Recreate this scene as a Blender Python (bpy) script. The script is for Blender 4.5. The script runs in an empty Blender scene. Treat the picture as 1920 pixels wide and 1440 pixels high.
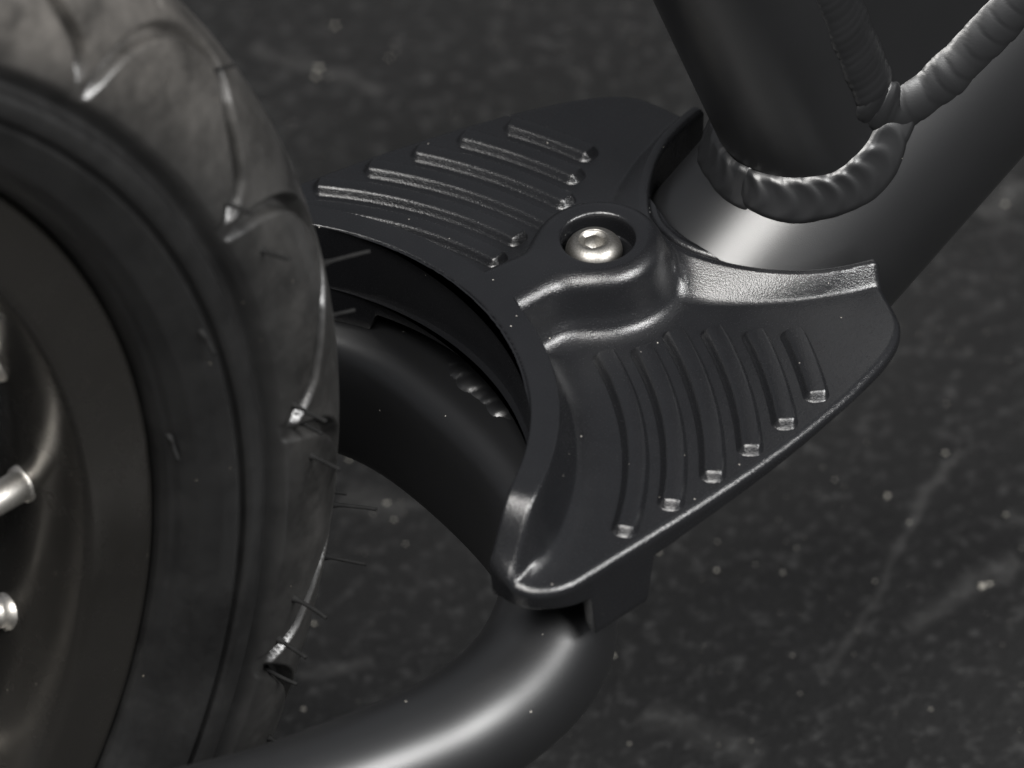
import bpy, bmesh, math, random
import numpy as np
from mathutils import Vector, Matrix

random.seed(7)
rng = np.random.default_rng(7)
SC = bpy.context.scene
COL = SC.collection
MM = 0.001
rad = math.radians

# ------------------------------------------------------------------ camera
# everything below is measured in millimetres: x = forwards along the bicycle,
# y = towards its left side, z = up; y = 0 is the bicycle's middle plane
CAM_EL, CAM_AZ, CAM_ROLL, CAM_D = rad(41.0188), rad(33.4903), rad(-2.5169), 2000.0
MID_Y = 2.8193
r0 = np.array([math.cos(CAM_AZ), -math.sin(CAM_AZ), 0.0])
f0 = np.array([math.cos(CAM_EL) * math.sin(CAM_AZ), math.cos(CAM_EL) * math.cos(CAM_AZ), -math.sin(CAM_EL)])
u0 = np.cross(r0, f0)
cr, sr = math.cos(CAM_ROLL), math.sin(CAM_ROLL)
RIGHT, UP = cr * r0 + sr * u0, cr * u0 - sr * r0
cam_d = bpy.data.cameras.new("camera")
cam = bpy.data.objects.new("camera", cam_d)
COL.objects.link(cam)
eye = (-CAM_D * f0 - np.array([0, MID_Y, 0])) * MM
cam.matrix_world = Matrix(((RIGHT[0], UP[0], -f0[0], eye[0]), (RIGHT[1], UP[1], -f0[1], eye[1]),
                           (RIGHT[2], UP[2], -f0[2], eye[2]), (0, 0, 0, 1)))
cam_d.sensor_fit = 'HORIZONTAL'
cam_d.sensor_width = 36.0
cam_d.lens = 36.0 * CAM_D / 187.0
cam_d.clip_start, cam_d.clip_end = 0.05, 200.0
cam_d.dof.use_dof = True
cam_d.dof.focus_distance = (CAM_D + 2.0) * MM
cam_d.dof.aperture_fstop = 17.0
cam_d.dof.aperture_blades = 5
cam_d.dof.aperture_rotation = rad(18)
SC.camera = cam

# ------------------------------------------------------------------ light
# a product photograph: dark room, one softbox to the right of the camera and one to its left
w = bpy.data.worlds.new("World")
SC.world = w
w.use_nodes = True
w.node_tree.nodes['Background'].inputs[0].default_value = (0.95, 0.98, 1.05, 1)
w.node_tree.nodes['Background'].inputs[1].default_value = 0.17
def softbox(name, direction, dist, along, sx, sy, power, colour):
    d = bpy.data.lights.new(name, 'AREA')
    d.shape = 'RECTANGLE'
    d.size, d.size_y = sx, sy
    d.energy = power
    d.color = colour
    o = bpy.data.objects.new(name, d)
    COL.objects.link(o)
    z = Vector(direction).normalized()
    x = Vector(along); x = (x - x.dot(z) * z).normalized()
    y = z.cross(x)
    p = z * dist
    o.matrix_world = Matrix(((x[0], y[0], z[0], p[0]), (x[1], y[1], z[1], p[1]), (x[2], y[2], z[2], p[2]), (0, 0, 0, 1)))
    return o
softbox("right_softbox", (0.30, -0.66, 0.68), 1.6, (1, 0, 0), 0.8, 0.5, 43.0, (1.0, 0.995, 0.985))
softbox("left_softbox", (-0.43, -0.24, 0.87), 1.6, (0.2, 1.0, 0), 0.95, 0.7, 48.0, (1.0, 0.98, 0.95))
SC.view_settings.view_transform = 'Standard'
SC.view_settings.look = 'None'
SC.view_settings.exposure = 0.0
SC.view_settings.gamma = 1.0
SC.cycles.max_bounces = 6
SC.cycles.sample_clamp_indirect = 3.0

# ------------------------------------------------------------------ materials
def new_mat(name):
    m = bpy.data.materials.new(name)
    m.use_nodes = True
    n = m.node_tree.nodes
    return m, n, m.node_tree.links, n['Principled BSDF']

def tex_noise(n, l, scale, detail=2.0, rough=0.5, vec=None):
    t = n.new('ShaderNodeTexNoise')
    t.inputs['Scale'].default_value = scale
    t.inputs['Detail'].default_value = detail
    t.inputs['Roughness'].default_value = rough
    if vec is not None:
        l.new(vec, t.inputs['Vector'])
    return t

def ramp(n, l, src, stops):
    r = n.new('ShaderNodeValToRGB')
    e = r.color_ramp.elements
    while len(e) < len(stops):
        e.new(0.5)
    for k, (p, c) in enumerate(stops):
        e[k].position = p
        e[k].color = (c, c, c, 1) if not isinstance(c, tuple) else (*c, 1)
    l.new(src, r.inputs[0])
    return r

def geo_pos(n):
    return n.new('ShaderNodeNewGeometry').outputs['Position']

def mixc(n, l, fac, a, b):
    m = n.new('ShaderNodeMix')
    m.data_type = 'RGBA'
    for k, v in ((0, fac), (6, a), (7, b)):
        if isinstance(v, (int, float)):
            m.inputs[k].default_value = v
        elif isinstance(v, tuple):
            m.inputs[k].default_value = (*v, 1)
        else:
            l.new(v, m.inputs[k])
    return m.outputs[2]

def dust_mask(n, l, pos, scale, size):
    v = n.new('ShaderNodeTexVoronoi')
    v.inputs['Scale'].default_value = scale
    l.new(pos, v.inputs['Vector'])
    small = n.new('ShaderNodeMath'); small.operation = 'LESS_THAN'
    l.new(v.outputs['Distance'], small.inputs[0]); small.inputs[1].default_value = size
    sep = n.new('ShaderNodeSeparateColor'); l.new(v.outputs['Color'], sep.inputs[0])
    few = n.new('ShaderNodeMath'); few.operation = 'GREATER_THAN'
    l.new(sep.outputs[0], few.inputs[0]); few.inputs[1].default_value = 0.86
    both = n.new('ShaderNodeMath'); both.operation = 'MULTIPLY'
    l.new(small.outputs[0], both.inputs[0]); l.new(few.outputs[0], both.inputs[1])
    return both.outputs[0]

def bump(n, l, bs, height, strength, dist):
    b = n.new('ShaderNodeBump')
    b.inputs['Strength'].default_value = strength
    b.inputs['Distance'].default_value = dist
    l.new(height, b.inputs['Height'])
    l.new(b.outputs[0], bs.inputs['Normal'])
    return b

def plastic():
    m, n, l, bs = new_mat("textured_black_plastic")
    pos = geo_pos(n)
    grain = tex_noise(n, l, 3500, 2.0, 0.55, pos)
    big = tex_noise(n, l, 60, 3.0, 0.6, pos)
    dm = dust_mask(n, l, pos, 420, 0.055)
    tone = ramp(n, l, big.outputs[0], [(0.3, (0.0055, 0.0057, 0.0065)), (0.75, (0.0075, 0.0077, 0.0086))])
    c = mixc(n, l, dm, tone.outputs[0], (0.35, 0.33, 0.3))
    l.new(c, bs.inputs['Base Color'])
    rr = ramp(n, l, grain.outputs[0], [(0.3, 0.20), (0.7, 0.28)])
    l.new(rr.outputs[0], bs.inputs['Roughness'])
    bs.inputs['Specular IOR Level'].default_value = 0.6
    bump(n, l, bs, grain.outputs[0], 0.7, 0.0001)
    return m

def paint():
    m, n, l, bs = new_mat("satin_black_paint")
    pos = geo_pos(n)
    grain = tex_noise(n, l, 5200, 1.0, 0.5, pos)
    big = tex_noise(n, l, 45, 2.0, 0.5, pos)
    dm = dust_mask(n, l, pos, 300, 0.045)
    tone = ramp(n, l, big.outputs[0], [(0.3, (0.005, 0.0052, 0.0057)), (0.75, (0.0065, 0.0067, 0.0073))])
    c = mixc(n, l, dm, tone.outputs[0], (0.4, 0.38, 0.34))
    l.new(c, bs.inputs['Base Color'])
    bs.inputs['Metallic'].default_value = 0.0
    bs.inputs['Roughness'].default_value = 0.37
    bs.inputs['Specular IOR Level'].default_value = 0.8
    bump(n, l, bs, grain.outputs[0], 0.45, 0.00004)
    return m

def rubber():
    m, n, l, bs = new_mat("tyre_rubber")
    pos = geo_pos(n)
    big = tex_noise(n, l, 70, 7.0, 0.68, pos)
    fine = tex_noise(n, l, 900, 3.0, 0.6, pos)
    dm = dust_mask(n, l, pos, 350, 0.05)
    tone = ramp(n, l, big.outputs[0], [(0.35, (0.0035, 0.0035, 0.0036)), (0.7, (0.007, 0.007, 0.007))])
    # worn, dusty running surface: paler than the clean side wall
    off = n.new('ShaderNodeVectorMath'); off.operation = 'SUBTRACT'
    l.new(pos, off.inputs[0]); off.inputs[1].default_value = tuple(v * MM for v in WC)
    flat_ = n.new('ShaderNodeVectorMath'); flat_.operation = 'MULTIPLY'
    l.new(off.outputs[0], flat_.inputs[0]); flat_.inputs[1].default_value = (1, 0, 1)
    ln_ = n.new('ShaderNodeVectorMath'); ln_.operation = 'LENGTH'; l.new(flat_.outputs[0], ln_.inputs[0])
    mr = n.new('ShaderNodeMapRange'); l.new(ln_.outputs['Value'], mr.inputs[0])
    mr.inputs[1].default_value = 0.1475; mr.inputs[2].default_value = 0.158
    worn = ramp(n, l, big.outputs[0], [(0.3, (0.007, 0.0069, 0.0067)), (0.68, (0.031, 0.030, 0.0285))])
    # dusty tone, paler with height: the tread's lit top put into the colour
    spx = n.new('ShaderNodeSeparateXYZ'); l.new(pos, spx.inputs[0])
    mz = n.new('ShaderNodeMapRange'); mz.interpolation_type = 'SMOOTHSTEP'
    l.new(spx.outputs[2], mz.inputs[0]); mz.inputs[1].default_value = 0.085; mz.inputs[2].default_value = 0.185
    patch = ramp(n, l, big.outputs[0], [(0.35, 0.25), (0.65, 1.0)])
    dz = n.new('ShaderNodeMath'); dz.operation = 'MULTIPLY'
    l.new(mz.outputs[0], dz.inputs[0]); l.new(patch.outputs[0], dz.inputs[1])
    worn_lit_c = mixc(n, l, dz.outputs[0], worn.outputs[0], (0.125, 0.115, 0.104))
    tone_c = mixc(n, l, mr.outputs[0], tone.outputs[0], worn_lit_c)
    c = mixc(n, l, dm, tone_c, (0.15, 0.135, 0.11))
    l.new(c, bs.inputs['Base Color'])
    rr = ramp(n, l, big.outputs[0], [(0.3, 0.30), (0.75, 0.47)])
    l.new(rr.outputs[0], bs.inputs['Roughness'])
    bs.inputs['Specular IOR Level'].default_value = 0.9
    bump(n, l, bs, fine.outputs[0], 0.22, 0.00008)
    return m

def rim_black():
    m, n, l, bs = new_mat("black_anodised_rim")
    pos = geo_pos(n)
    st = tex_noise(n, l, 160, 4.0, 0.6, pos)
    dm = dust_mask(n, l, pos, 330, 0.06)
    c = mixc(n, l, dm, (0.06, 0.057, 0.053), (0.3, 0.28, 0.24))
    l.new(c, bs.inputs['Base Color'])
    bs.inputs['Metallic'].default_value = 0.85
    rr = ramp(n, l, st.outputs[0], [(0.3, 0.22), (0.7, 0.30)])
    l.new(rr.outputs[0], bs.inputs['Roughness'])
    bump(n, l, bs, st.outputs[0], 0.12, 0.0002)
    return m

def steel(name, rough, k=1.0):
    m, n, l, bs = new_mat(name)
    pos = geo_pos(n)
    sc_ = tex_noise(n, l, 2600, 3.0, 0.7, pos)
    c = ramp(n, l, sc_.outputs[0], [(0.3, (0.15 * k, 0.143 * k, 0.132 * k)), (0.62, (0.30 * k, 0.29 * k, 0.272 * k))])
    l.new(c.outputs[0], bs.inputs['Base Color'])
    bs.inputs['Metallic'].default_value = 1.0
    rr = ramp(n, l, sc_.outputs[0], [(0.3, rough + 0.1), (0.7, rough)])
    l.new(rr.outputs[0], bs.inputs['Roughness'])
    bump(n, l, bs, sc_.outputs[0], 0.3, 0.00002)
    return m

def asphalt():
    m, n, l, bs = new_mat("dark_asphalt")
    pos = geo_pos(n)
    cloud = tex_noise(n, l, 14, 6.0, 0.65, pos)
    mid = tex_noise(n, l, 260, 6.0, 0.72, pos)
    fine = tex_noise(n, l, 700, 3.0, 0.7, pos)
    tone = ramp(n, l, cloud.outputs[0], [(0.32, (0.0017, 0.0017, 0.0018)), (0.68, (0.0062, 0.0062, 0.0063))])
    pale = ramp(n, l, mid.outputs[0], [(0.52, 0.0), (0.77, 0.95)])
    c = mixc(n, l, pale.outputs[0], tone.outputs[0], (0.043, 0.043, 0.0427))
    # pale scuff lines rubbed into the surface
    def scuff(ax, ay, bx, by, wid, c_in, amount):
        a = np.array([ax, ay]) * MM; b = np.array([bx, by]) * MM
        d = (b - a) / np.linalg.norm(b - a); L = np.linalg.norm(b - a)
        sep = n.new('ShaderNodeSeparateXYZ'); l.new(pos, sep.inputs[0])
        def mth(op, *args):
            q = n.new('ShaderNodeMath'); q.operation = op
            for i, v in enumerate(args):
                if isinstance(v, (int, float)): q.inputs[i].default_value = v
                else: l.new(v, q.inputs[i])
            return q.outputs[0]
        px, py = mth('SUBTRACT', sep.outputs[0], float(a[0])), mth('SUBTRACT', sep.outputs[1], float(a[1]))
        s = mth('ADD', mth('MULTIPLY', px, float(d[0])), mth('MULTIPLY', py, float(d[1])))
        t = mth('ADD', mth('MULTIPLY', px, float(-d[1])), mth('MULTIPLY', py, float(d[0])))
        t = mth('ADD', t, mth('MULTIPLY', mth('SUBTRACT', cloud.outputs[0], 0.5), 0.02))
        core = mth('SUBTRACT', 1.0, mth('DIVIDE', mth('ABSOLUTE', t), wid * MM)); core = mth('MAXIMUM', core, 0.0)
        ends = mth('MULTIPLY', mth('GREATER_THAN', s, 0.0), mth('LESS_THAN', s, float(L)))
        k = mth('MULTIPLY', mth('MULTIPLY', core, ends), mth('MULTIPLY', mid.outputs[0], amount * 0.7))
        return mixc(n, l, k, c_in, (0.09, 0.089, 0.087))
    for q in SCUFFS:
        c = scuff(*q[:5], c, q[5])
    l.new(c, bs.inputs['Base Color'])
    bs.inputs['Roughness'].default_value = 0.8
    bs.inputs['Specular IOR Level'].default_value = 0.35
    add = n.new('ShaderNodeMath'); add.operation = 'ADD'
    l.new(mid.outputs[0], add.inputs[0]); l.new(fine.outputs[0], add.inputs[1])
    bump(n, l, bs, add.outputs[0], 0.5, 0.0012)
    return m

def simple(name, col, rough=0.8):
    m, n, l, bs = new_mat(name)
    t = tex_noise(n, l, 500, 2.0, 0.6, geo_pos(n))
    c = ramp(n, l, t.outputs[0], [(0.3, tuple(0.6 * v for v in col)), (0.7, col)])
    l.new(c.outputs[0], bs.inputs['Base Color'])
    bs.inputs['Roughness'].default_value = rough
    return m

# where a pixel of the 1920 x 1440 photograph meets a level plane z (mm): measuring aid for marks lying on the ground
def on_level(px, py, z):
    d = (px - 960) * (187 / 1920) / CAM_D * RIGHT - (py - 720) * (187 / 1920) / CAM_D * UP + f0
    o = -CAM_D * f0 - np.array([0, MID_Y, 0])
    return o + (z - o[2]) / d[2] * d

GROUND_Z = -139.0
def gline(a, b, wid, amount):
    p, q = on_level(*a, GROUND_Z), on_level(*b, GROUND_Z)
    return (p[0], p[1], q[0], q[1], wid, amount)
SCUFFS = [gline((1790, 845), (1690, 985), 1.6, 0.8), gline((1690, 985), (1560, 1270), 1.5, 0.55),
          gline((470, 90), (720, 175), 2.5, 0.6), gline((1920, 340), (1830, 400), 6.0, 0.6),
          gline((1700, 1180), (1920, 1060), 3.5, 0.6), gline((640, 930), (760, 960), 5.0, 0.6),
          gline((560, 1265), (700, 1235), 3.0, 0.6), gline((1210, 1330), (1420, 1420), 5.0, 0.5)]

WC = np.array([-212.8, 0.0, 33.2])                   # wheel centre
M_PLASTIC, M_PAINT, M_RUBBER, M_RIM = plastic(), paint(), rubber(), rim_black()
M_STEEL, M_NIPPLE = steel("stainless_bolt_steel", 0.40), steel("silver_spoke_steel", 0.38, 2.6)
M_ASPHALT = asphalt()
M_HAIR = simple("moulding_hair_rubber", (0.009, 0.009, 0.009), 0.8)
M_HAIR.node_tree.nodes["Principled BSDF"].inputs["Specular IOR Level"].default_value = 0.15
M_GRIT = simple("pale_grit", (0.42, 0.40, 0.35))

# ------------------------------------------------------------------ building helpers
def link(name, me, mat, parent=None, smooth=True):
    if smooth:
        me.polygons.foreach_set('use_smooth', [True] * len(me.polygons))
    o = bpy.data.objects.new(name, me)
    COL.objects.link(o)
    if mat and not me.materials:
        me.materials.append(mat)
    if parent:
        o.parent = parent
    return o

def mesh_from(name, verts, faces):
    me = bpy.data.meshes.new(name)
    V = np.asarray(verts, float) * MM
    F = np.asarray(faces, np.int32)
    me.vertices.add(len(V)); me.vertices.foreach_set('co', V.astype(np.float32).ravel())
    me.loops.add(F.size); me.loops.foreach_set('vertex_index', F.ravel())
    me.polygons.add(len(F))
    me.polygons.foreach_set('loop_start', np.arange(0, F.size, F.shape[1], dtype=np.int32))
    me.polygons.foreach_set('loop_total', np.full(len(F), F.shape[1], np.int32))
    me.update(calc_edges=True)
    me.validate()
    return me

def grid_faces(nu, nv, cu=False, cv=False, off=0):
    iu = np.arange(nu if cu else nu - 1); iv = np.arange(nv if cv else nv - 1)
    A, B = np.meshgrid(iu, iv, indexing='ij')
    A1, B1 = (A + 1) % nu, (B + 1) % nv
    return np.stack([A * nv + B, A1 * nv + B, A1 * nv + B1, A * nv + B1], -1).reshape(-1, 4) + off

def resample(P, n=None, step=None):
    P = np.asarray(P, float)
    s = np.concatenate([[0], np.cumsum(np.linalg.norm(np.diff(P, axis=0), axis=1))])
    if n is None:
        n = max(2, int(s[-1] / step) + 1)
    t = np.linspace(0, s[-1], n)
    return np.stack([np.interp(t, s, P[:, k]) for k in range(P.shape[1])], 1)

def smooth_path(P, it=3):
    P = np.asarray(P, float)
    for _ in range(it):
        Q = np.empty((2 * (len(P) - 1), P.shape[1]))
        Q[0::2] = 0.75 * P[:-1] + 0.25 * P[1:]
        Q[1::2] = 0.25 * P[:-1] + 0.75 * P[1:]
        P = np.vstack([P[:1], Q, P[-1:]])
    return P

def frames(P, up):
    T = np.gradient(P, axis=0)
    T /= np.linalg.norm(T, axis=1)[:, None]
    up = np.broadcast_to(np.asarray(up, float), P.shape)
    B = np.cross(T, up); B /= np.linalg.norm(B, axis=1)[:, None]
    N = np.cross(B, T)
    return T, N, B

def tube_mesh(name, P, R, up=(0, 1, 0), n=64, caps=True):
    P = np.asarray(P, float)
    R = np.broadcast_to(np.asarray(R, float), (len(P),))
    T, N, B = frames(P, up)
    a = np.linspace(0, 2 * np.pi, n, endpoint=False)
    V = P[:, None] + R[:, None, None] * (np.cos(a)[None, :, None] * N[:, None] + np.sin(a)[None, :, None] * B[:, None])
    V = V.reshape(-1, 3)
    F = grid_faces(len(P), n, cv=True)
    me = mesh_from(name, V, F)
    if caps:
        bm = bmesh.new(); bm.from_mesh(me); bm.verts.ensure_lookup_table()
        bm.faces.new([bm.verts[i] for i in range(n)])
        bm.faces.new([bm.verts[len(P) * n - n + i] for i in range(n)][::-1])
        bmesh.ops.recalc_face_normals(bm, faces=bm.faces)
        bm.to_mesh(me); bm.free()
    return me

def lathe_mesh(name, prof, centre, axis=(0, 0, 1), n=64):
    ax = Vector(axis).normalized()
    q = ax.to_track_quat('Z', 'Y').to_matrix()
    a = np.linspace(0, 2 * np.pi, n, endpoint=False)
    prof = np.asarray(prof, float)
    V = np.stack([prof[:, :1] * np.cos(a), prof[:, :1] * np.sin(a), np.repeat(prof[:, 1:], n, 1)], -1).reshape(-1, 3)
    V = V @ np.array(q).T + np.asarray(centre)
    return mesh_from(name, V, grid_faces(len(prof), n, cv=True))

def weld(name, P, up, r, pitch, parent, flat=0.75, depth=0.16, slant=0.9, jitter=0.08, closed=False):
    """A bead of overlapping crescent ripples laid along the path P, 'up' its outward direction."""
    n0 = len(P)
    P = np.asarray(P, float); up = np.asarray(up, float)
    PU = np.hstack([P, np.broadcast_to(up, P.shape)])
    PU = resample(PU, step=0.35)
    P, up = PU[:, :3], PU[:, 3:]
    T, N, B = frames(P, up)
    if closed:
        pass
    s = np.concatenate([[0], np.cumsum(np.linalg.norm(np.diff(P, axis=0), axis=1))])
    k = 28
    a = np.linspace(0, 2 * np.pi, k, endpoint=False)
    wob = np.interp(s, np.arange(0, s[-1] + 40, 4.5), 1 + jitter * rng.standard_normal(len(np.arange(0, s[-1] + 40, 4.5))))
    wp = np.interp(s, np.arange(0, s[-1] + 40, 3.7), 0.18 * rng.standard_normal(len(np.arange(0, s[-1] + 40, 3.7))))
    ph = s[:, None] / pitch + wp[:, None] + slant * (np.cos(a)[None] - 0.4) * 0.55
    fr = ph - np.floor(ph)
    rip = np.sqrt(np.clip(1 - (fr - 0.25) ** 2 / 0.62, 0, 1))            # round front, steep back
    rr = r * wob[:, None] * (1 - depth + depth * rip)
    endt = np.clip(np.minimum(s, s[-1] - s) / (r * 0.8), 0, 1)
    endt = np.sqrt(np.clip(1 - (1 - endt) ** 2, 0.0025, 1))
    if closed:
        endt[:] = 1
    rr = rr * endt[:, None]
    V = P[:, None] + rr[..., None] * (flat * np.cos(a)[None, :, None] * N[:, None] + np.sin(a)[None, :, None] * B[:, None])
    me = mesh_from(name, V.reshape(-1, 3), grid_faces(len(P), k, cv=True))
    return link(name, me, M_PAINT, parent)

def sstep(a, b, x):
    t = np.clip((x - a) / (b - a), 0, 1)
    return t * t * (3 - 2 * t)

def smax(a, b, k):
    return np.maximum(a, b) + np.maximum(k - np.abs(a - b), 0) ** 2 / (4 * k)

def smin(a, b, k):
    return np.minimum(a, b) - np.maximum(k - np.abs(a - b), 0) ** 2 / (4 * k)

def dist_poly(X, Y, P):
    d = np.full(X.shape, 1e9)
    for (ax, ay), (bx, by) in zip(P[:-1], P[1:]):
        ex, ey = bx - ax, by - ay
        L = ex * ex + ey * ey
        t = np.clip(((X - ax) * ex + (Y - ay) * ey) / max(L, 1e-9), 0, 1)
        d = np.minimum(d, np.hypot(X - ax - t * ex, Y - ay - t * ey))
    return d

# ------------------------------------------------------------------ the ground
gx = 30000.0
ground = link("ground", mesh_from("ground", [(-gx, -gx, GROUND_Z), (gx, -gx, GROUND_Z), (gx, gx, GROUND_Z), (-gx, gx, GROUND_Z)], [(0, 1, 2, 3)]), M_ASPHALT, smooth=False)
ground['kind'] = 'structure'
ground['label'] = 'dark scuffed asphalt ground with pale specks under the bicycle'

# loose pale grit lying on it: tiny irregular stones
gv, gf = [], []
def stone(x, y, s):
    base = np.array([(1, 0, 0), (-1, 0, 0), (0, 1, 0), (0, -1, 0), (0, 0, 1), (0, 0, -0.4)], float)
    v = base * rng.uniform(0.55, 1.1, (6, 3)) * s
    a = rng.uniform(0, 6.28); c_, s_ = math.cos(a), math.sin(a)
    v = np.stack([v[:, 0] * c_ - v[:, 1] * s_, v[:, 0] * s_ + v[:, 1] * c_, v[:, 2] * 0.7], 1) + (x, y, GROUND_Z + 0.15 * s)
    o = len(gv)
    gv.extend(v.tolist())
    for t in ((0, 2, 4), (2, 1, 4), (1, 3, 4), (3, 0, 4), (2, 0, 5), (1, 2, 5), (3, 1, 5), (0, 3, 5)):
        gf.append([o + i for i in t])
for px, py, s in ((628, 48, 0.9), (597, 128, 1.15), (592, 143, 0.8), (1772, 850, 1.0), (1886, 966, 0.9), (1663, 930, 1.1), (1343, 1070, 1.0),
                  (1842, 1100, 1.6), (1855, 1096, 1.0), (725, 944, 1.0), (569, 1330, 0.9), (588, 1170, 0.9), (1467, 1074, 0.7), (1884, 383, 0.9),
                  (738, 975, 0.6), (655, 862, 0.7), (1150, 1230, 0.9), (1236, 1036, 0.9), (1345, 1016, 0.5), (1565, 900, 0.5), (1600, 640, 0.0),
                  (925, 1165, 0.6), (1705, 980, 0.7), (1640, 1090, 0.5), (1180, 1395, 0.6), (1500, 1300, 0.5), (1745, 1330, 0.6), (760, 1020, 0.5)):
    if s > 0:
        p = on_level(px, py, GROUND_Z)
        stone(p[0], p[1], s * 0.72)
for _ in range(900):
    p = on_level(rng.uniform(-150, 2070), rng.uniform(-150, 1590), GROUND_Z)
    stone(p[0], p[1], 0.10 + 0.22 * rng.random() ** 3)
grit = link("grit", mesh_from("grit", gv, gf), M_GRIT, smooth=False)
grit['kind'] = 'stuff'
grit['label'] = 'pale specks of grit scattered over the asphalt'

# ------------------------------------------------------------------ the bicycle
bike = bpy.data.objects.new("balance_bike", None)
COL.objects.link(bike)
bike['label'] = "black child's balance bike with moulded footrest between rear wheel and frame"
bike['category'] = 'balance bike'

# ---- frame: down tube, seat tube, gusset, rear fork
D_DIR = np.array([0.8302, 0, 0.5575])
D_P = np.array([69.7, 0, 4.6])
D_R = 23.4
dt = [D_P + t * D_DIR for t in np.linspace(190, -39, 60)]
dt = np.array([tuple(p) for p in dt])
tail = smooth_path([dt[-1], (27, 0, -23.6), (16, 0, -25.5), (6, 0, -24), (-3, 0, -20)], 4)
dt = np.vstack([dt, tail[1:]])
dr = np.interp(dt[:, 0], [-3, 8, 20, 37, 400], [11.5, 13.5, 17, D_R, D_R])
down_tube = link("down_tube", tube_mesh("down_tube", dt, dr, n=128), M_PAINT, bike)

S_DIR = np.array([-0.3265, 0, 0.9452])
S_P = np.array([76.0, 0, 8.0])
S_R = 16.6
st_off = np.array([0.0, 0, 0])
seat_tube = link("seat_tube", tube_mesh("seat_tube", [S_P + t * S_DIR for t in np.linspace(-2, 190, 40)], S_R, n=128), M_PAINT, bike)

# ring weld where the seat tube stands on the down tube
S_FWD = np.array([S_DIR[2], 0, -S_DIR[0]])
ring = []; rup = []
for al in np.linspace(0, 2 * np.pi, 181):
    off = S_R * (math.cos(al) * S_FWD + math.sin(al) * np.array([0, 1, 0]))
    tt = np.linspace(120, -20, 1401)
    q = S_P + off + tt[:, None] * S_DIR
    rel = q - D_P
    d = np.linalg.norm(rel - (rel @ D_DIR)[:, None] * D_DIR, axis=1)
    i = np.argmax(d < D_R)
    ring.append(q[i])
    nd = rel[i] - (rel[i] @ D_DIR) * D_DIR
    rup.append(off / S_R + nd / np.linalg.norm(nd))
ring = np.array(ring); rup = np.array(rup); rup /= np.linalg.norm(rup, axis=1)[:, None]
k0 = 100
order = np.r_[96:180, 0:100]
def ribbon_weld(A, B, out, pitch, bulge, ripple, closed_w=0.0):
    """A low weld fillet between two rails A and B, crossed by crescent ripples."""
    Q = resample(np.hstack([A, B, out]), step=0.3)
    A, B, out = Q[:, :3], Q[:, 3:6], Q[:, 6:]
    s = np.concatenate([[0], np.cumsum(np.linalg.norm(np.diff((A + B) / 2, axis=0), axis=1))])
    v = np.linspace(0, 1, 30)
    x = np.arange(0, s[-1] + 40, 5.0)
    wob = np.interp(s, x, rng.normal(0, 0.14, len(x))); amp = np.interp(s, x, rng.uniform(0.55, 1.2, len(x)))
    wa, wb = np.interp(s, x, rng.normal(0, 0.05, len(x))), np.interp(s, x, rng.normal(0, 0.05, len(x)))
    vv = v[None] + wa[:, None] * (1 - v[None]) + wb[:, None] * v[None]
    P = A[:, None] * (1 - vv[..., None]) + B[:, None] * vv[..., None]
    ph = s[:, None] / pitch + wob[:, None] - 0.62 * (4 * v * (1 - v))[None]
    fr = ph - np.floor(ph)
    rip = 0.5 - 0.5 * np.cos(2 * np.pi * fr ** 1.35)
    prof = np.sqrt(np.clip(1 - (2 * v - 1) ** 4, 0, 1))[None]
    ends = np.clip(np.minimum(s, s[-1] - s) / 3.0, 0, 1)[:, None] ** 0.5
    hgt = (bulge * prof + ripple * amp[:, None] * rip * prof) * ends + 0.30 * np.minimum(1, np.minimum(v, 1 - v) * 8)[None] * ends - 0.22
    V = P + hgt[..., None] * out[:, None]
    return link("weld_bead", mesh_from("weld_bead", V.reshape(-1, 3), grid_faces(len(s), len(v))), M_PAINT, bike)
def on_dt(p):
    rel = p - D_P
    ax = (rel @ D_DIR)[:, None] * D_DIR
    nd = rel - ax
    return D_P + ax + nd / np.linalg.norm(nd, axis=1)[:, None] * D_R
ST_OUT = np.array([math.cos(q) * S_FWD + math.sin(q) * np.array([0, 1, 0]) for q in np.linspace(0, 2 * np.pi, 181)])
railA = ring + 4.6 * S_DIR + 0.05 * ST_OUT
railB = on_dt(ring + 5.2 * ST_OUT - 3.0 * S_DIR)
ribbon_weld(railA[order], railB[order], rup[order], 4.3, 0.45, 0.24)

# gusset boxed in between the two tubes, its sides welded to both
D_UP = np.array([-D_DIR[2], 0, D_DIR[0]])
def on_tube(px, py, P0, A, R):
    """where the line of sight through a pixel first meets a straight tube (measuring aid)"""
    o = -CAM_D * f0 - np.array([0, MID_Y, 0])
    d = (px - 960) * (187 / 1920) / CAM_D * RIGHT - (py - 720) * (187 / 1920) / CAM_D * UP + f0
    rel = o - P0
    m, q = d - (d @ A) * A, rel - (rel @ A) * A
    aa, bb, cc = m @ m, 2 * m @ q, q @ q - R * R
    t = (-bb - math.sqrt(max(bb * bb - 4 * aa * cc, 0))) / (2 * aa)
    p = o + t * d
    nn = p - P0 - ((p - P0) @ A) * A
    return p, nn / np.linalg.norm(nn)
leg_s = [on_tube(x, y, S_P, S_DIR, S_R) for x, y in ((1524, -105), (1552, -40), (1578, 25), (1604, 90), (1630, 150), (1642, 182))]
leg_d = [on_tube(x, y, S_P, S_DIR, S_R) for x, y in ((1618, 168), (1630, 182))] + [on_tube(x, y, D_P, D_DIR, D_R) for x, y in ((1656, 191), (1690, 188), (1735, 174), (1775, 142), (1815, 99), (1858, 48), (1905, -9), (1960, -79))]
path_s = smooth_path(np.hstack([np.array([p for p, _ in leg_s]), np.array([v for _, v in leg_s])]), 2)
path_d = smooth_path(np.hstack([np.array([p for p, _ in leg_d]), np.array([v for _, v in leg_d])]), 2)
keep = path_d[:, 0] > path_s[-1, 0] + 1.0
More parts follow.
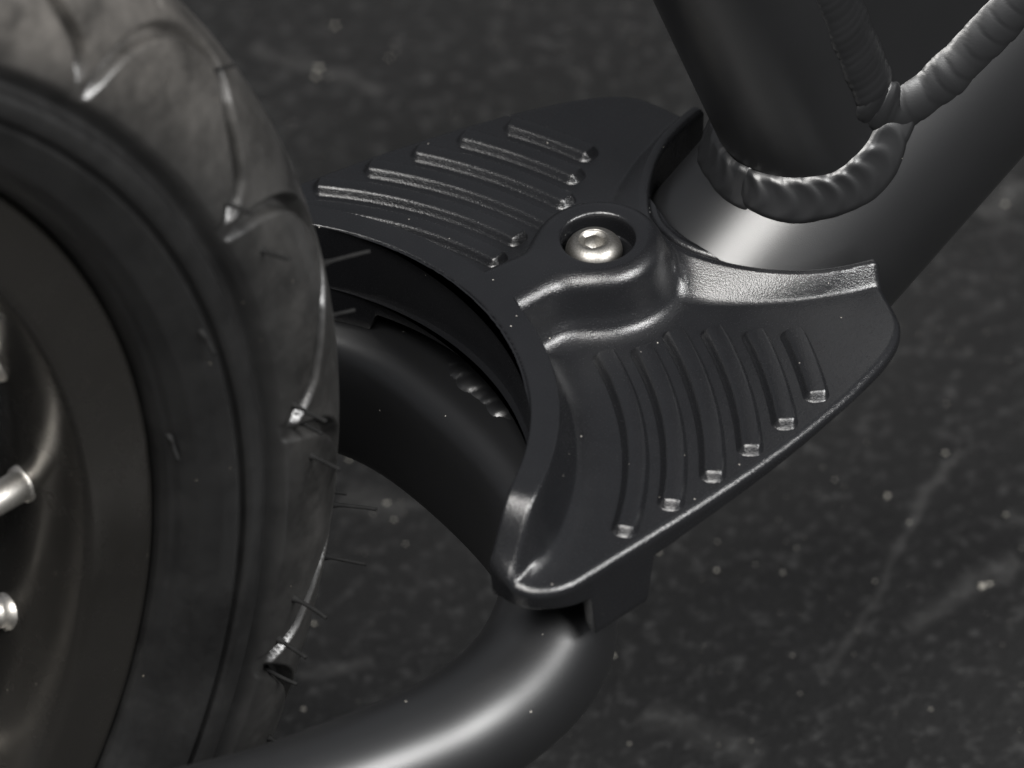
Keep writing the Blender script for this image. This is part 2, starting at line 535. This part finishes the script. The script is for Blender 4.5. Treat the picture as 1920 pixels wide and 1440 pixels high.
gp = np.vstack([path_s[:, :3], path_d[keep, :3]])
pl = np.linalg.lstsq(np.c_[gp[:, 0], gp[:, 2], np.ones(len(gp))], gp[:, 1], rcond=None)[0]
flat_y = lambda q: np.c_[q[:, 0], q[:, 2], np.ones(len(q))] @ pl
gp[:, 1] = flat_y(gp)
path_s[:, 1] = 0.4 * path_s[:, 1] + 0.6 * flat_y(path_s) - 0.5
path_d[keep, 1] = 0.4 * path_d[keep, 1] + 0.6 * flat_y(path_d[keep]) - 0.5
ng = len(gp)
gv_ = np.vstack([gp, gp * (1, -1, 1)])
gc = gp[[0, -1]].mean(0)
me = bpy.data.meshes.new("gusset")
bm = bmesh.new()
gvs = [bm.verts.new([float(c) * MM for c in v]) for v in gv_]
cen = [bm.verts.new([float(c) * MM for c in gc * (1, k, 1)]) for k in (1, -1)]
for i in range(ng - 1):
    bm.faces.new((gvs[i], gvs[i + 1], cen[0]))
    bm.faces.new((gvs[ng + i + 1], gvs[ng + i], cen[1]))
    bm.faces.new((gvs[i + 1], gvs[i], gvs[ng + i], gvs[ng + i + 1]))
bm.faces.new((gvs[0], cen[0], cen[1], gvs[ng])); bm.faces.new((cen[0], gvs[ng - 1], gvs[2 * ng - 1], cen[1]))
bmesh.ops.recalc_face_normals(bm, faces=bm.faces)
bm.to_mesh(me); bm.free()
gusset = link("gusset", me, M_PAINT, bike, smooth=False)
for sy in (-1, 1):
    m_ = np.array([1, -sy, 1])
    weld("weld_bead", path_s[:, :3] * m_, (path_s[:, 3:] * 0.6 + np.array([0, -0.7, 0])) * m_, 5.2, 2.1, bike, flat=0.42, depth=0.06, slant=-1.0, jitter=0.04)
    weld("weld_bead", path_d[:, :3] * m_, (path_d[:, 3:] * 0.7 + np.array([0, -0.6, 0])) * m_, 5.4, 3.9, bike, flat=0.42, depth=0.09, slant=2.0, jitter=0.05)

# rear fork: one tube bent round the front of the tyre into both stays
UZ, UR = -19.0, 11.6
half = [(-6.3, 0), (-6.6, 12), (-8.1, 24), (-12.6, 35.4), (-20, 45.7), (-32, 53), (-46, 56.6), (-60, 57.6), (-80, 57.4), (-120, 56), (-213, 50)]
half = smooth_path(half, 3)
zz = UZ + np.interp(-half[:, 0], [0, 55, 90, 213], [0, 0, 4, 34.0]) + 3.0 * (1 - sstep(38, 55, half[:, 1]))
right = np.stack([half[:, 0], -half[:, 1], zz], 1)
left = np.stack([half[:, 0], half[:, 1], zz], 1)
fork_path = np.vstack([right[::-1], left[1:]])
fork_path = resample(fork_path, step=2.0)
for _ in range(6):
    fork_path[1:-1] = 0.25 * fork_path[:-2] + 0.5 * fork_path[1:-1] + 0.25 * fork_path[2:]
# pressed to a tall, flat-faced section across the front of the bend, round along the stays
flatn = 1 - sstep(36, 56, np.abs(fork_path[:, 1]))
flatn[fork_path[:, 0] < -40] = 0
T_, N_, B_ = frames(fork_path, (0, 0, 1))
an = np.linspace(0, 2 * np.pi, 112, endpoint=False)
ex = 2.0 / (2.0 + 1.6 * flatn)[:, None]
ca, sa = np.cos(an)[None], np.sin(an)[None]
hh = (UR + 3.6 * flatn)[:, None] * np.sign(ca) * np.abs(ca) ** ex
ww = (UR - 1.6 * flatn)[:, None] * np.sign(sa) * np.abs(sa) ** ex
FV = fork_path[:, None] + hh[..., None] * N_[:, None] + ww[..., None] * B_[:, None]
rear_fork = link("rear_fork", mesh_from("rear_fork", FV.reshape(-1, 3), grid_faces(len(fork_path), 112, cv=True)), M_PAINT, bike)

# weld between the bent tube and the down tube, seen through the gap below the footrest
P, U_ = [], []
for y in np.linspace(-19, 19, 60):
    x = np.interp(abs(y), half[:, 1], half[:, 0])
    P.append((x + 2.6 + 0.010 * y * y, y, UZ + 15.4 - 0.012 * y * y)); U_.append((0.3, 0, 1.0))
weld("weld_bead", P, U_, 5.2, 4.2, bike, flat=0.7, depth=0.14, slant=1.2)

# ---- footrest
CX, R_IN, R_OUT = -61.0, 55.5, 60.7
BX, BR = 22.0, 12.2
side_c = smooth_path([(-38.0, 50.5), (-38.2, 53.8), (-37.3, 57.0), (-35.2, 59.8), (-32.2, 61.4), (-28.6, 62.1), (-26, 62.0), (-20, 61.3), (-14, 60.7), (4, 58.8),
                      (21, 56.3), (38.5, 52.3), (47, 49.4), (51.8, 47.5), (57.0, 44.6), (60.3, 41.0), (61.7, 37.2), (62.8, 32.8), (64.0, 29.2), (64.9, 28.3), (65.0, 26.8)], 2)
lip_c = [(65.0, 26.8), (63.2, 26.3), (59.5, 25.3), (54, 23), (49, 19.5), (44.3, 15), (41.2, 11.2), (38.6, 7.2), (37.2, 3.4), (36.8, 0)]
lip_c = lip_c + [(x, -y) for x, y in lip_c[-2::-1]]
lip_c = smooth_path(lip_c, 2)                       # from left to right lip end
PHI = rad(65.5)
arc_c = np.array([(CX + R_IN * math.cos(a), R_IN * math.sin(a)) for a in np.linspace(PHI, -PHI, 241)])   # left to right
NS, NT = 330, 500
cR = resample(arc_c, NT); cF = resample(lip_c, NT)
cL = resample(side_c, NS); cRt = cL * (1, -1)
s_ = np.linspace(0, 1, NS)[:, None, None]; t_ = np.linspace(0, 1, NT)[None, :, None]
XY = ((1 - s_) * cR[None] + s_ * cF[None] + (1 - t_) * cL[:, None] + t_ * cRt[:, None]
      - ((1 - s_) * (1 - t_) * cR[0] + (1 - s_) * t_ * cR[-1] + s_ * (1 - t_) * cF[0] + s_ * t_ * cF[-1]))

def wing_z(y):
    return 10.9 - 0.036 * y

def plate_height(X, Y):
    """Height of the moulded top (mm) over the plan, symmetric about y = 0."""
    y = np.abs(Y)
    base = wing_z(y)
    # front lip round the down tube
    dl = dist_poly(X, Y, resample(lip_c, 90))
    wl = np.interp(y, [0, 8, 16, 22, 27], [9, 8.5, 6.4, 4.2, 2.6])
    ltop = np.interp(y, [0, 8, 18, 27], [15.2, 14.8, 13.9, 13.4])
    lip = ltop - (ltop - base) * np.clip((dl - 1.7) / wl, 0, 3)
    h = smax(base, lip, 0.7)
    # rear rim round the tyre
    r = np.hypot(X - CX, y); ph = np.degrees(np.arctan2(y, X - CX))
    pk = np.linspace(40, 75, 141)
    zk = np.interp(pk, [40, 53.5, 57, 59, 61, 62.5, 64, 66, 69, 75], [22, 22, 21.5, 20.3, 18.1, 15.8, 13.4, 10.8, 9.0, 8.5])
    for _ in range(40):
        zk[1:-1] = 0.25 * zk[:-2] + 0.5 * zk[1:-1] + 0.25 * zk[2:]
    top = np.interp(ph, pk, zk)
    t = r - R_OUT
    rim = smin(top, top - 5.0 * (t - 0.1), 0.8 + 4.0 * sstep(48, 63, ph))
    fil = base + 2.6 * np.exp(-np.maximum(t - 1.9, 0) / 1.7) * np.clip((top - base) / 12, 0, 1)
    # boss for the bolt and the spine that ties it to the rim
    rb = np.hypot(X - BX, y)
    wv = np.interp(X, [-3, 4, 10, 16], [3.4, 3.0, 2.7, 2.9])
    e = smin(rb - 8.6, y - wv + 3.0 * np.maximum(X - 17, 0), 4.5)
    Rr_ = 3.7
    uu = np.clip(e, 0, 0.965 * Rr_)
    body = 22.0 - (Rr_ - np.sqrt(Rr_ ** 2 - uu ** 2)) - 3.7 * np.maximum(e - 0.965 * Rr_, 0)
    fil2 = h + 2.6 * np.exp(-np.maximum(e - 5.4, 0) / 1.5) * np.clip((17 + 20 - X) / 4, 0, 1)
    h = np.maximum(h, np.maximum(fil, fil2))
    h = smax(h, rim, 3.0)
    h = np.minimum(smax(h, body, 2.5), 22.0)
    return h

X, Y = XY[..., 0], XY[..., 1]
H = plate_height(X, Y)
side_full = resample(side_c, 160)
d_side = np.minimum(dist_poly(X, Y, side_full), dist_poly(X, Y, side_full * (1, -1)))
d_rear = np.abs(np.hypot(X - CX, Y) - R_IN)
d_lip = dist_poly(X, Y, resample(lip_c, 120))
def fillet(d, r):
    q = np.clip(r - d, 0, r)
    return r - np.sqrt(np.maximum(r * r - q * q, 0))
H = H - np.maximum(np.maximum(fillet(d_side, 1.6), fillet(d_rear, 0.55)), fillet(d_lip, 1.1))
V = np.dstack([XY, H]).reshape(-1, 3)
F = grid_faces(NS, NT)
# cut the recess for the bolt out of the flat boss top
HOLE = 6.75
rbv = np.hypot(V[:, 0] - BX, V[:, 1])
F = F[~(rbv[F] < 8.6).all(1)]
# skirt: follow the outline down to a lower edge that differs round the part
idx = np.arange(NS * NT).reshape(NS, NT)
loop = np.concatenate([idx[0, :-1], idx[:-1, -1], idx[-1, ::-1][:-1], idx[::-1, 0][:-1]])
LP = V[loop]
seg = np.concatenate([np.zeros(NT - 1), np.ones(NS - 1), np.full(NT - 1, 2), np.ones(NS - 1)])
ly = np.abs(LP[:, 1]); lx = LP[:, 0]
zb_rear = 3.4 - 1.6 * sstep(2, 14, 14 - ly) * 0 - 4.2 * sstep(24.4, 26.2, ly) + 4.0 * sstep(42, 46, ly)
zb_side = np.interp(lx, [-41, -38, -33, -25, -10, 4, 20, 40, 56, 66], [3.2, 4.6, 4.2, 2.6, 3.2, 4.4, 5.4, 6.6, 6.2, 5.6])
tab = sstep(-24.2, -22.9, lx) * (1 - sstep(-11.2, -8.6, lx))
zb_side = zb_side * (1 - tab) + (-6.6 + 0.03 * (lx + 23)) * tab
zb_lip = np.interp(ly, [0, 14, 22, 28], [7.0, 5.0, -3.0, -3.0])
zb = np.where(seg == 0, zb_rear, np.where(seg == 1, zb_side, zb_lip))
zb = np.minimum(zb, LP[:, 2] - 1.0)
nxt, prv = np.roll(LP[:, :2], -1, 0), np.roll(LP[:, :2], 1, 0)
tg = nxt - prv; tg /= np.linalg.norm(tg, axis=1)[:, None] + 1e-9
nrm = np.stack([-tg[:, 1], tg[:, 0]], 1)
cen = np.array([0, 0])
# loop runs left -> right along the rear: make sure the normal points outwards
if ((nrm[:NT - 1] @ np.array([-1.0, 0])).mean() < 0):
    nrm = -nrm
for _ in range(4):
    nrm = 0.25 * np.roll(nrm, 1, 0) + 0.5 * nrm + 0.25 * np.roll(nrm, -1, 0)
nrm /= np.linalg.norm(nrm, axis=1)[:, None]
rows = [LP]
topz = LP[:, 2]
for k in np.linspace(0.08, 1, 12):
    z = topz + (zb + 0.5 - topz) * k
    inw = 0.25 * k
    rows.append(np.column_stack([LP[:, :2] - nrm * inw, z]))
rows.append(np.column_stack([LP[:, :2] - nrm * 0.42, zb + 0.12]))
rows.append(np.column_stack([LP[:, :2] - nrm * 0.8, zb]))
rows.append(np.column_stack([LP[:, :2] - nrm * 2.4, zb]))
rows.append(np.column_stack([LP[:, :2] - nrm * 2.7, zb + 0.4]))
rows.append(np.column_stack([LP[:, :2] - nrm * 2.9, np.maximum(np.minimum(topz - 2.5, 7.0), zb + 0.6)]))
nl = len(loop)
base_i = len(V)
extra = np.vstack(rows[1:])
sk = [loop] + [base_i + k * nl + np.arange(nl) for k in range(len(rows) - 1)]
SF = []
for a, b in zip(sk[:-1], sk[1:]):
    SF.append(np.stack([a, np.roll(a, -1), np.roll(b, -1), b], 1))
V2 = np.vstack([V, extra]); F2 = np.vstack([F] + SF)
# underside, a plain floor inside the skirt
us, ut = np.arange(6, NS - 6, 9), np.arange(8, NT - 8, 9)
UV = np.dstack([XY, np.minimum(H - 2.6, 7.4)])[np.ix_(us, ut)].reshape(-1, 3)
UF = grid_faces(len(us), len(ut), off=len(V2))
uc = np.hypot(UV[:, 0] - BX, UV[:, 1])
V2 = np.vstack([V2, UV]); F2 = np.vstack([F2, UF])
# saddle wall under the plate that beds on the frame
sa_ = np.radians(np.linspace(-37, 37, 60))
SW = []
for rr_, zz_ in ((66.5, 8.0), (66.5, -8.5), (67.0, -9.0), (69.0, -9.0), (69.5, -8.5), (69.5, 8.0)):
    SW.append(np.column_stack([CX + rr_ * np.cos(sa_), rr_ * np.sin(sa_), np.full(60, zz_)]))
F2 = np.vstack([F2, grid_faces(6, 60, off=len(V2))]); V2 = np.vstack([V2] + SW)
# lathed mouth of the recess: a rounded edge, the wall and the floor
a = np.linspace(0, 2 * np.pi, 160, endpoint=False)
prof = [(9.1, 22.004), (7.9, 22.004), (7.45, 21.97), (7.1, 21.84), (6.88, 21.6), (6.78, 21.2), (6.74, 20.5), (6.7, 17.4), (6.4, 17.1), (0.05, 17.1)]
RV = np.array([(BX + r * math.cos(q), r * math.sin(q), z) for r, z in prof for q in a])
RF = grid_faces(len(prof), 160, cv=True, off=len(V2))
V2 = np.vstack([V2, RV]); F2 = np.vstack([F2, RF])
me = mesh_from("footrest", V2, F2)
bm = bmesh.new(); bm.from_mesh(me)
loose = [v for v in bm.verts if not v.link_faces]
bmesh.ops.delete(bm, geom=loose, context='VERTS')
bmesh.ops.recalc_face_normals(bm, faces=bm.faces)
bm.to_mesh(me); bm.free()
footrest = link("footrest", me, M_PLASTIC, bike)
me.set_sharp_from_angle(angle=rad(38))

# raised grip ribs: arcs about the wheel side, six on each wing
RIBS = [(72.6, 12.0, 50.6), (79.5, 13.0, 44.4), (86.4, 11.8, 38.9), (93.2, 13.2, 34.5), (100.0, 15.2, 30.7), (106.7, 16.4, 27.1)]
prof = np.array([(-1.15, -0.5), (-1.0, 0.0), (-0.78, 0.14), (-0.42, 0.58), (-0.1, 1.02), (0.12, 1.28), (0.38, 1.46), (0.7, 1.54), (1.7, 1.56), (2.7, 1.54), (3.05, 1.48), (3.3, 1.3), (3.5, 0.95), (3.75, 0.38), (3.95, 0.0), (4.05, -0.5)])
pc = 1.65
for sy in (-1, 1):
    for R0, p0, p1 in RIBS:
        n = 90
        L = rad(p1 - p0) * (R0 + pc)
        s = np.concatenate([np.linspace(0, 2.2, 18), np.linspace(2.2, L - 2.2, n)[1:-1], np.linspace(L - 2.2, L, 18)])
        V, T0 = [], []
        for q in s:
            e = min(q, L - q)
            u = min(e / 2.2, 1.0)
            k = math.sqrt(max(1 - (1 - u) ** 2, 0.0))                  # rounded ends in plan
            hk = min(e / 1.5, 1.0)                                    # and sloping end walls
            hk = 0.6 * hk + 0.4 * hk * hk * (3 - 2 * hk)
            ang = rad(p0) + q / (R0 + pc)
            for (dx, dz) in prof:
                R = R0 + pc + (dx - pc) * (0.2 + 0.8 * k)
                x, y = CX + R * math.cos(ang), R * math.sin(ang)
                V.append((x, sy * y, wing_z(y) + (dz if dz < 0 else dz * hk)))
        me = mesh_from("grip_rib", V, grid_faces(len(s), len(prof)))
        bm = bmesh.new(); bm.from_mesh(me); bm.verts.ensure_lookup_table()
        bmesh.ops.recalc_face_normals(bm, faces=bm.faces)
        if sum(fc.normal.z for fc in bm.faces) < 0:
            bmesh.ops.reverse_faces(bm, faces=bm.faces)
        bm.to_mesh(me); bm.free()
        link("grip_rib", me, M_PLASTIC, footrest)

# button-head bolt with a hexagon socket
BC = (21.35, 0.42, 18.3)
nb = 96
a = np.linspace(0, 2 * np.pi, nb, endpoint=False)
hexr = 2.05 * math.cos(math.pi / 6) / np.cos((a + rad(12)) % (math.pi / 3) - math.pi / 6) * 1.0
V = []
for r, z in ((3.0, -3.0), (3.0, -0.02), (5.05, 0.0), (5.22, 0.12), (5.25, 0.4), (5.2, 0.95), (5.02, 1.55), (4.7, 2.1), (4.25, 2.6), (3.75, 2.95), (3.3, 3.15), (2.95, 3.24), (2.78, 3.24)):
    V += [(r * math.cos(q), r * math.sin(q), z) for q in a]
for r, z in ((2.7, 3.12), (2.62, 2.9)):
    V += [(r * math.cos(q), r * math.sin(q), z) for q in a]
for k, z in ((1.0, 2.72), (0.97, 2.4), (0.94, 0.2)):
    V += [(k * h * math.cos(q), k * h * math.sin(q), z) for h, q in zip(hexr, a)]
V += [(0.05 * math.cos(q), 0.05 * math.sin(q), -0.2) for q in a]
V = np.array(V) + BC
bolt = link("bolt", mesh_from("bolt", V, grid_faces(len(V) // nb, nb, cv=True)), M_STEEL, footrest)
bolt['label'] = 'silver button head bolt with hexagon socket'

# ---- rear wheel
WC = np.array([-212.8, 0.0, 33.2])
prof = np.array([(127.4, -14.6), (128.0, -16.8), (128.8, -18.2), (129.6, -18.9), (130.4, -19.9), (133, -22.2), (136.6, -24.0), (139.2, -24.8),
                 (139.6, -24.8), (139.9, -23.7), (140.3, -23.5), (140.7, -23.7), (141.0, -24.9), (141.8, -25.45), (143.5, -25.5), (146.6, -24.9), (150.2, -24.2), (154, -23.3), (157, -22.2),
                 (160, -20.9), (163, -19.2), (165.5, -17.3), (168, -14.6), (169.9, -11.8), (171.3, -8.2), (172.1, -4.2), (172.3, 0)])
prof = np.vstack([prof, prof[-2::-1] * (1, -1)])
ps = np.concatenate([[0], np.cumsum(np.hypot(*np.diff(prof, axis=0).T))])
p_mid = ps[len(prof) // 2]
ss = np.concatenate([np.linspace(0, 22, 90, endpoint=False), np.linspace(22, 76, 170, endpoint=False), np.linspace(76, ps[-1], 90)])
PR, PY = np.interp(ss, ps, prof[:, 0]), np.interp(ss, ps, prof[:, 1])
for _ in range(2):
    PR[1:-1] = .25 * PR[:-2] + .5 * PR[1:-1] + .25 * PR[2:]; PY[1:-1] = .25 * PY[:-2] + .5 * PY[1:-1] + .25 * PY[2:]
nR, nY = -np.gradient(PY), np.gradient(PR)
sgn = -1.0
ln = np.hypot(nR, nY); nR, nY = nR / ln, nY / ln
if nR[len(nR) // 2] < 0:
    nR, nY = -nR, -nY
sv = ss - p_mid
th = np.concatenate([np.radians(np.arange(-48, 72, 0.19)), np.radians(np.arange(72, 312, 1.5))])
SHOULDER = 36.0
arch = np.array([(-0.02, -42), (0.0, -38), (0.05, -31.5), (0.10, -26), (0.18, -21), (0.28, -17.2), (0.40, -14.6), (0.52, -13.6), (0.60, -14.6), (0.655, -17.6),
                 (0.70, -20.8), (0.80, -24.4), (0.90, -27.6), (0.955, -31.5), (1.0, -38), (1.02, -42)])
arch = smooth_path(arch, 2)
PITCH, TH0 = 20.0, 21.2
def tread_depth(TH, S):
    """How far the rubber lies below the block tops (mm)."""
    out = np.zeros(TH.shape)
    for side in (-1, 1):
        u = ((TH0 - np.degrees(TH)) / PITCH + (0.0 if side < 0 else 0.5)) % 1.0
        mmper = rad(PITCH) * 162.0
        s = S if side < 0 else -S
        d = np.full(TH.shape, 1e9)
        for sh in (-1, 0, 1):
            d = np.minimum(d, dist_poly((u + sh) * mmper, s, arch * (mmper, 1)))
        g = 1 - sstep(0.95, 1.65, d)
        g = g * (1 - sstep(SHOULDER + 3.0, SHOULDER + 5.5, -s))
        out = np.maximum(out, 3.0 * (1 - 0.75 * sstep(29, 36, -s)) * g * (1 - sstep(4, 10, s)))
        # blind sipe cut in from the centre band
        uc = ((u + 0.22) % 1.0 - 0.5) * mmper
        sip = 1 - sstep(0.5, 1.2, np.maximum(np.abs(uc - 0.35 * (s + 9)) , np.abs(s + 8.0) - 4.0))
        out = np.maximum(out, 1.6 * sip)
        # below the blocks' lower edge the casing stands back
        out = np.maximum(out, 3.0 * sstep(SHOULDER - 0.2, SHOULDER + 3.6, -s) * (1 - sstep(SHOULDER + 3.6, SHOULDER + 6.0, -s)))
    return out
TH, S = np.meshgrid(th, sv, indexing='ij')
dep = tread_depth(TH, S)
RR = PR[None] - dep * nR[None]; YY = PY[None] - dep * nY[None]
RR = RR + 0.25 * np.sin(TH * 3.0)
TV = np.stack([WC[0] + RR * np.cos(TH), YY, WC[2] + RR * np.sin(TH)], -1).reshape(-1, 3)
me = mesh_from("tyre", TV, grid_faces(len(th), len(sv), cu=True))
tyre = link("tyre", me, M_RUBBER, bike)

# moulding hairs still standing on the tyre
def tyre_at(deg, s):
    t = rad(deg); i = np.argmin(np.abs(sv - s))
    d_ = tread_depth(np.array([[t]]), np.array([[s]]))[0, 0]
    R_, y_ = PR[i] - d_ * nR[i], PY[i] - d_ * nY[i]
    return (np.array([WC[0] + R_ * math.cos(t), y_, WC[2] + R_ * math.sin(t)]),
            np.array([nR[i] * math.cos(t), nY[i], nR[i] * math.sin(t)]))
HAIRS = [(3.0, -33.4, 7.5), (0.5, -30.7, 5.5), (-2.5, -29.6, 6.5), (-9.0, -15.1, 4.0), (-10.5, -12.9, 8.5), (-13.5, -16.7, 7.5), (-14.0, -30.7, 7.5),
         (-17.0, -32.9, 6.5), (-20.5, -29.1, 6.5), (-26.0, -23.7, 5.0), (8.0, -10.8, 9.0), (29.0, -15.1, 7.0), (23.0, -32.3, 6.0), (17.0, -30.7, 6.0), (4.0, -11.8, 4.0)]
for deg, s, ln_ in HAIRS:
    p, nn = tyre_at(deg, s)
    bend = rng.normal(0, 0.025, 3)
    pts = [p - 0.6 * nn, p + 0.1 * nn, p + 0.8 * nn, p + 0.35 * ln_ * nn, p + 0.7 * ln_ * (nn + 0.5 * bend), p + ln_ * (nn + bend)]
    pts = resample(smooth_path(pts, 2), 14)
    rd = np.interp(np.arange(14), [0, 1.2, 3, 13], [0.95, 0.75, 0.41, 0.36])
    up = np.cross(nn, (0.3, 0.5, 0.8))
    link("rubber_hair", tube_mesh("rubber_hair", pts, rd, up=np.cross(nn, np.cross(nn, (0.1, 0.2, 1.0))) if False else (0.17, 0.31, 0.93), n=10), M_HAIR, tyre)
for deg, Rb, yb in ((15.0, 138.6, -24.7), (4.5, 129.7, -18.9)):
    t = rad(deg)
    p = np.array([WC[0] + Rb * math.cos(t), yb, WC[2] + Rb * math.sin(t)])
    tang = np.array([math.sin(t), -0.45, -math.cos(t)])
    pts = resample([p + (0, 0.6, 0), p + (0, -0.5, 0) + 0.3 * tang, p + 2.2 * tang, p + 4.8 * tang], 10)
    link("rubber_hair", tube_mesh("rubber_hair", pts, np.linspace(0.6, 0.35, 10), up=(0.17, 0.31, 0.93), n=10), M_HAIR, tyre)

# rim: flanges, brake track and well
rp = [(127.6, -13.6), (127.2, -15.4), (126.6, -16.0), (125.8, -16.1), (124, -15.9), (120, -15.85), (116, -15.9), (114.8, -15.8), (113.9, -15.3), (113.2, -14.2), (111.8, -10.5), (110.4, -6.5), (109.6, -2.5), (109.5, 0)]
rp = np.array(rp + [(r, -y) for r, y in rp[-2::-1]] + [(121, 12.5), (119, 0), (121, -12.5)])
ra = np.linspace(0, 2 * np.pi, 720, endpoint=False)
rv = np.stack([WC[0] + np.outer(np.cos(ra), rp[:, 0]), np.broadcast_to(rp[:, 1], (720, len(rp))), WC[2] + np.outer(np.sin(ra), rp[:, 0])], -1).reshape(-1, 3)
me = mesh_from("rim", rv, grid_faces(720, len(rp), cu=True, cv=True))
bm = bmesh.new(); bm.from_mesh(me); bmesh.ops.recalc_face_normals(bm, faces=bm.faces); bm.to_mesh(me); bm.free()
rim = link("rim", me, M_RIM, bike)
NSP = 24
nip = None
for k in range(NSP):
    t = rad(-2.0 - k * 360 / NSP)
    sgn = -1 if k % 2 == 0 else 1
    lead = sgn * rad(18) * (1 if (k // 2) % 2 else -1)
    a = np.array([WC[0] + 112.5 * math.cos(t), 0.0, WC[2] + 112.5 * math.sin(t)])
    b = np.array([WC[0] + 22 * math.cos(t + lead * 3), sgn * 30.0, WC[2] + 22 * math.sin(t + lead * 3)])
    d = (b - a) / np.linalg.norm(b - a)
    up = (0.3, 0.9, 0.31)
    P = [a, a + 3.6 * d, a + 3.7 * d, a + 5.0 * d, a + 15.5 * d, a + 16.2 * d, a + 16.4 * d]
    link("nipple", tube_mesh("nipple", P, [3.6, 3.5, 3.0, 2.9, 2.8, 2.5, 1.2], up=up, n=20), M_NIPPLE, rim)
    link("spoke", tube_mesh("spoke", [a + 14 * d, b], 1.0, up=up, n=12), M_NIPPLE, rim)
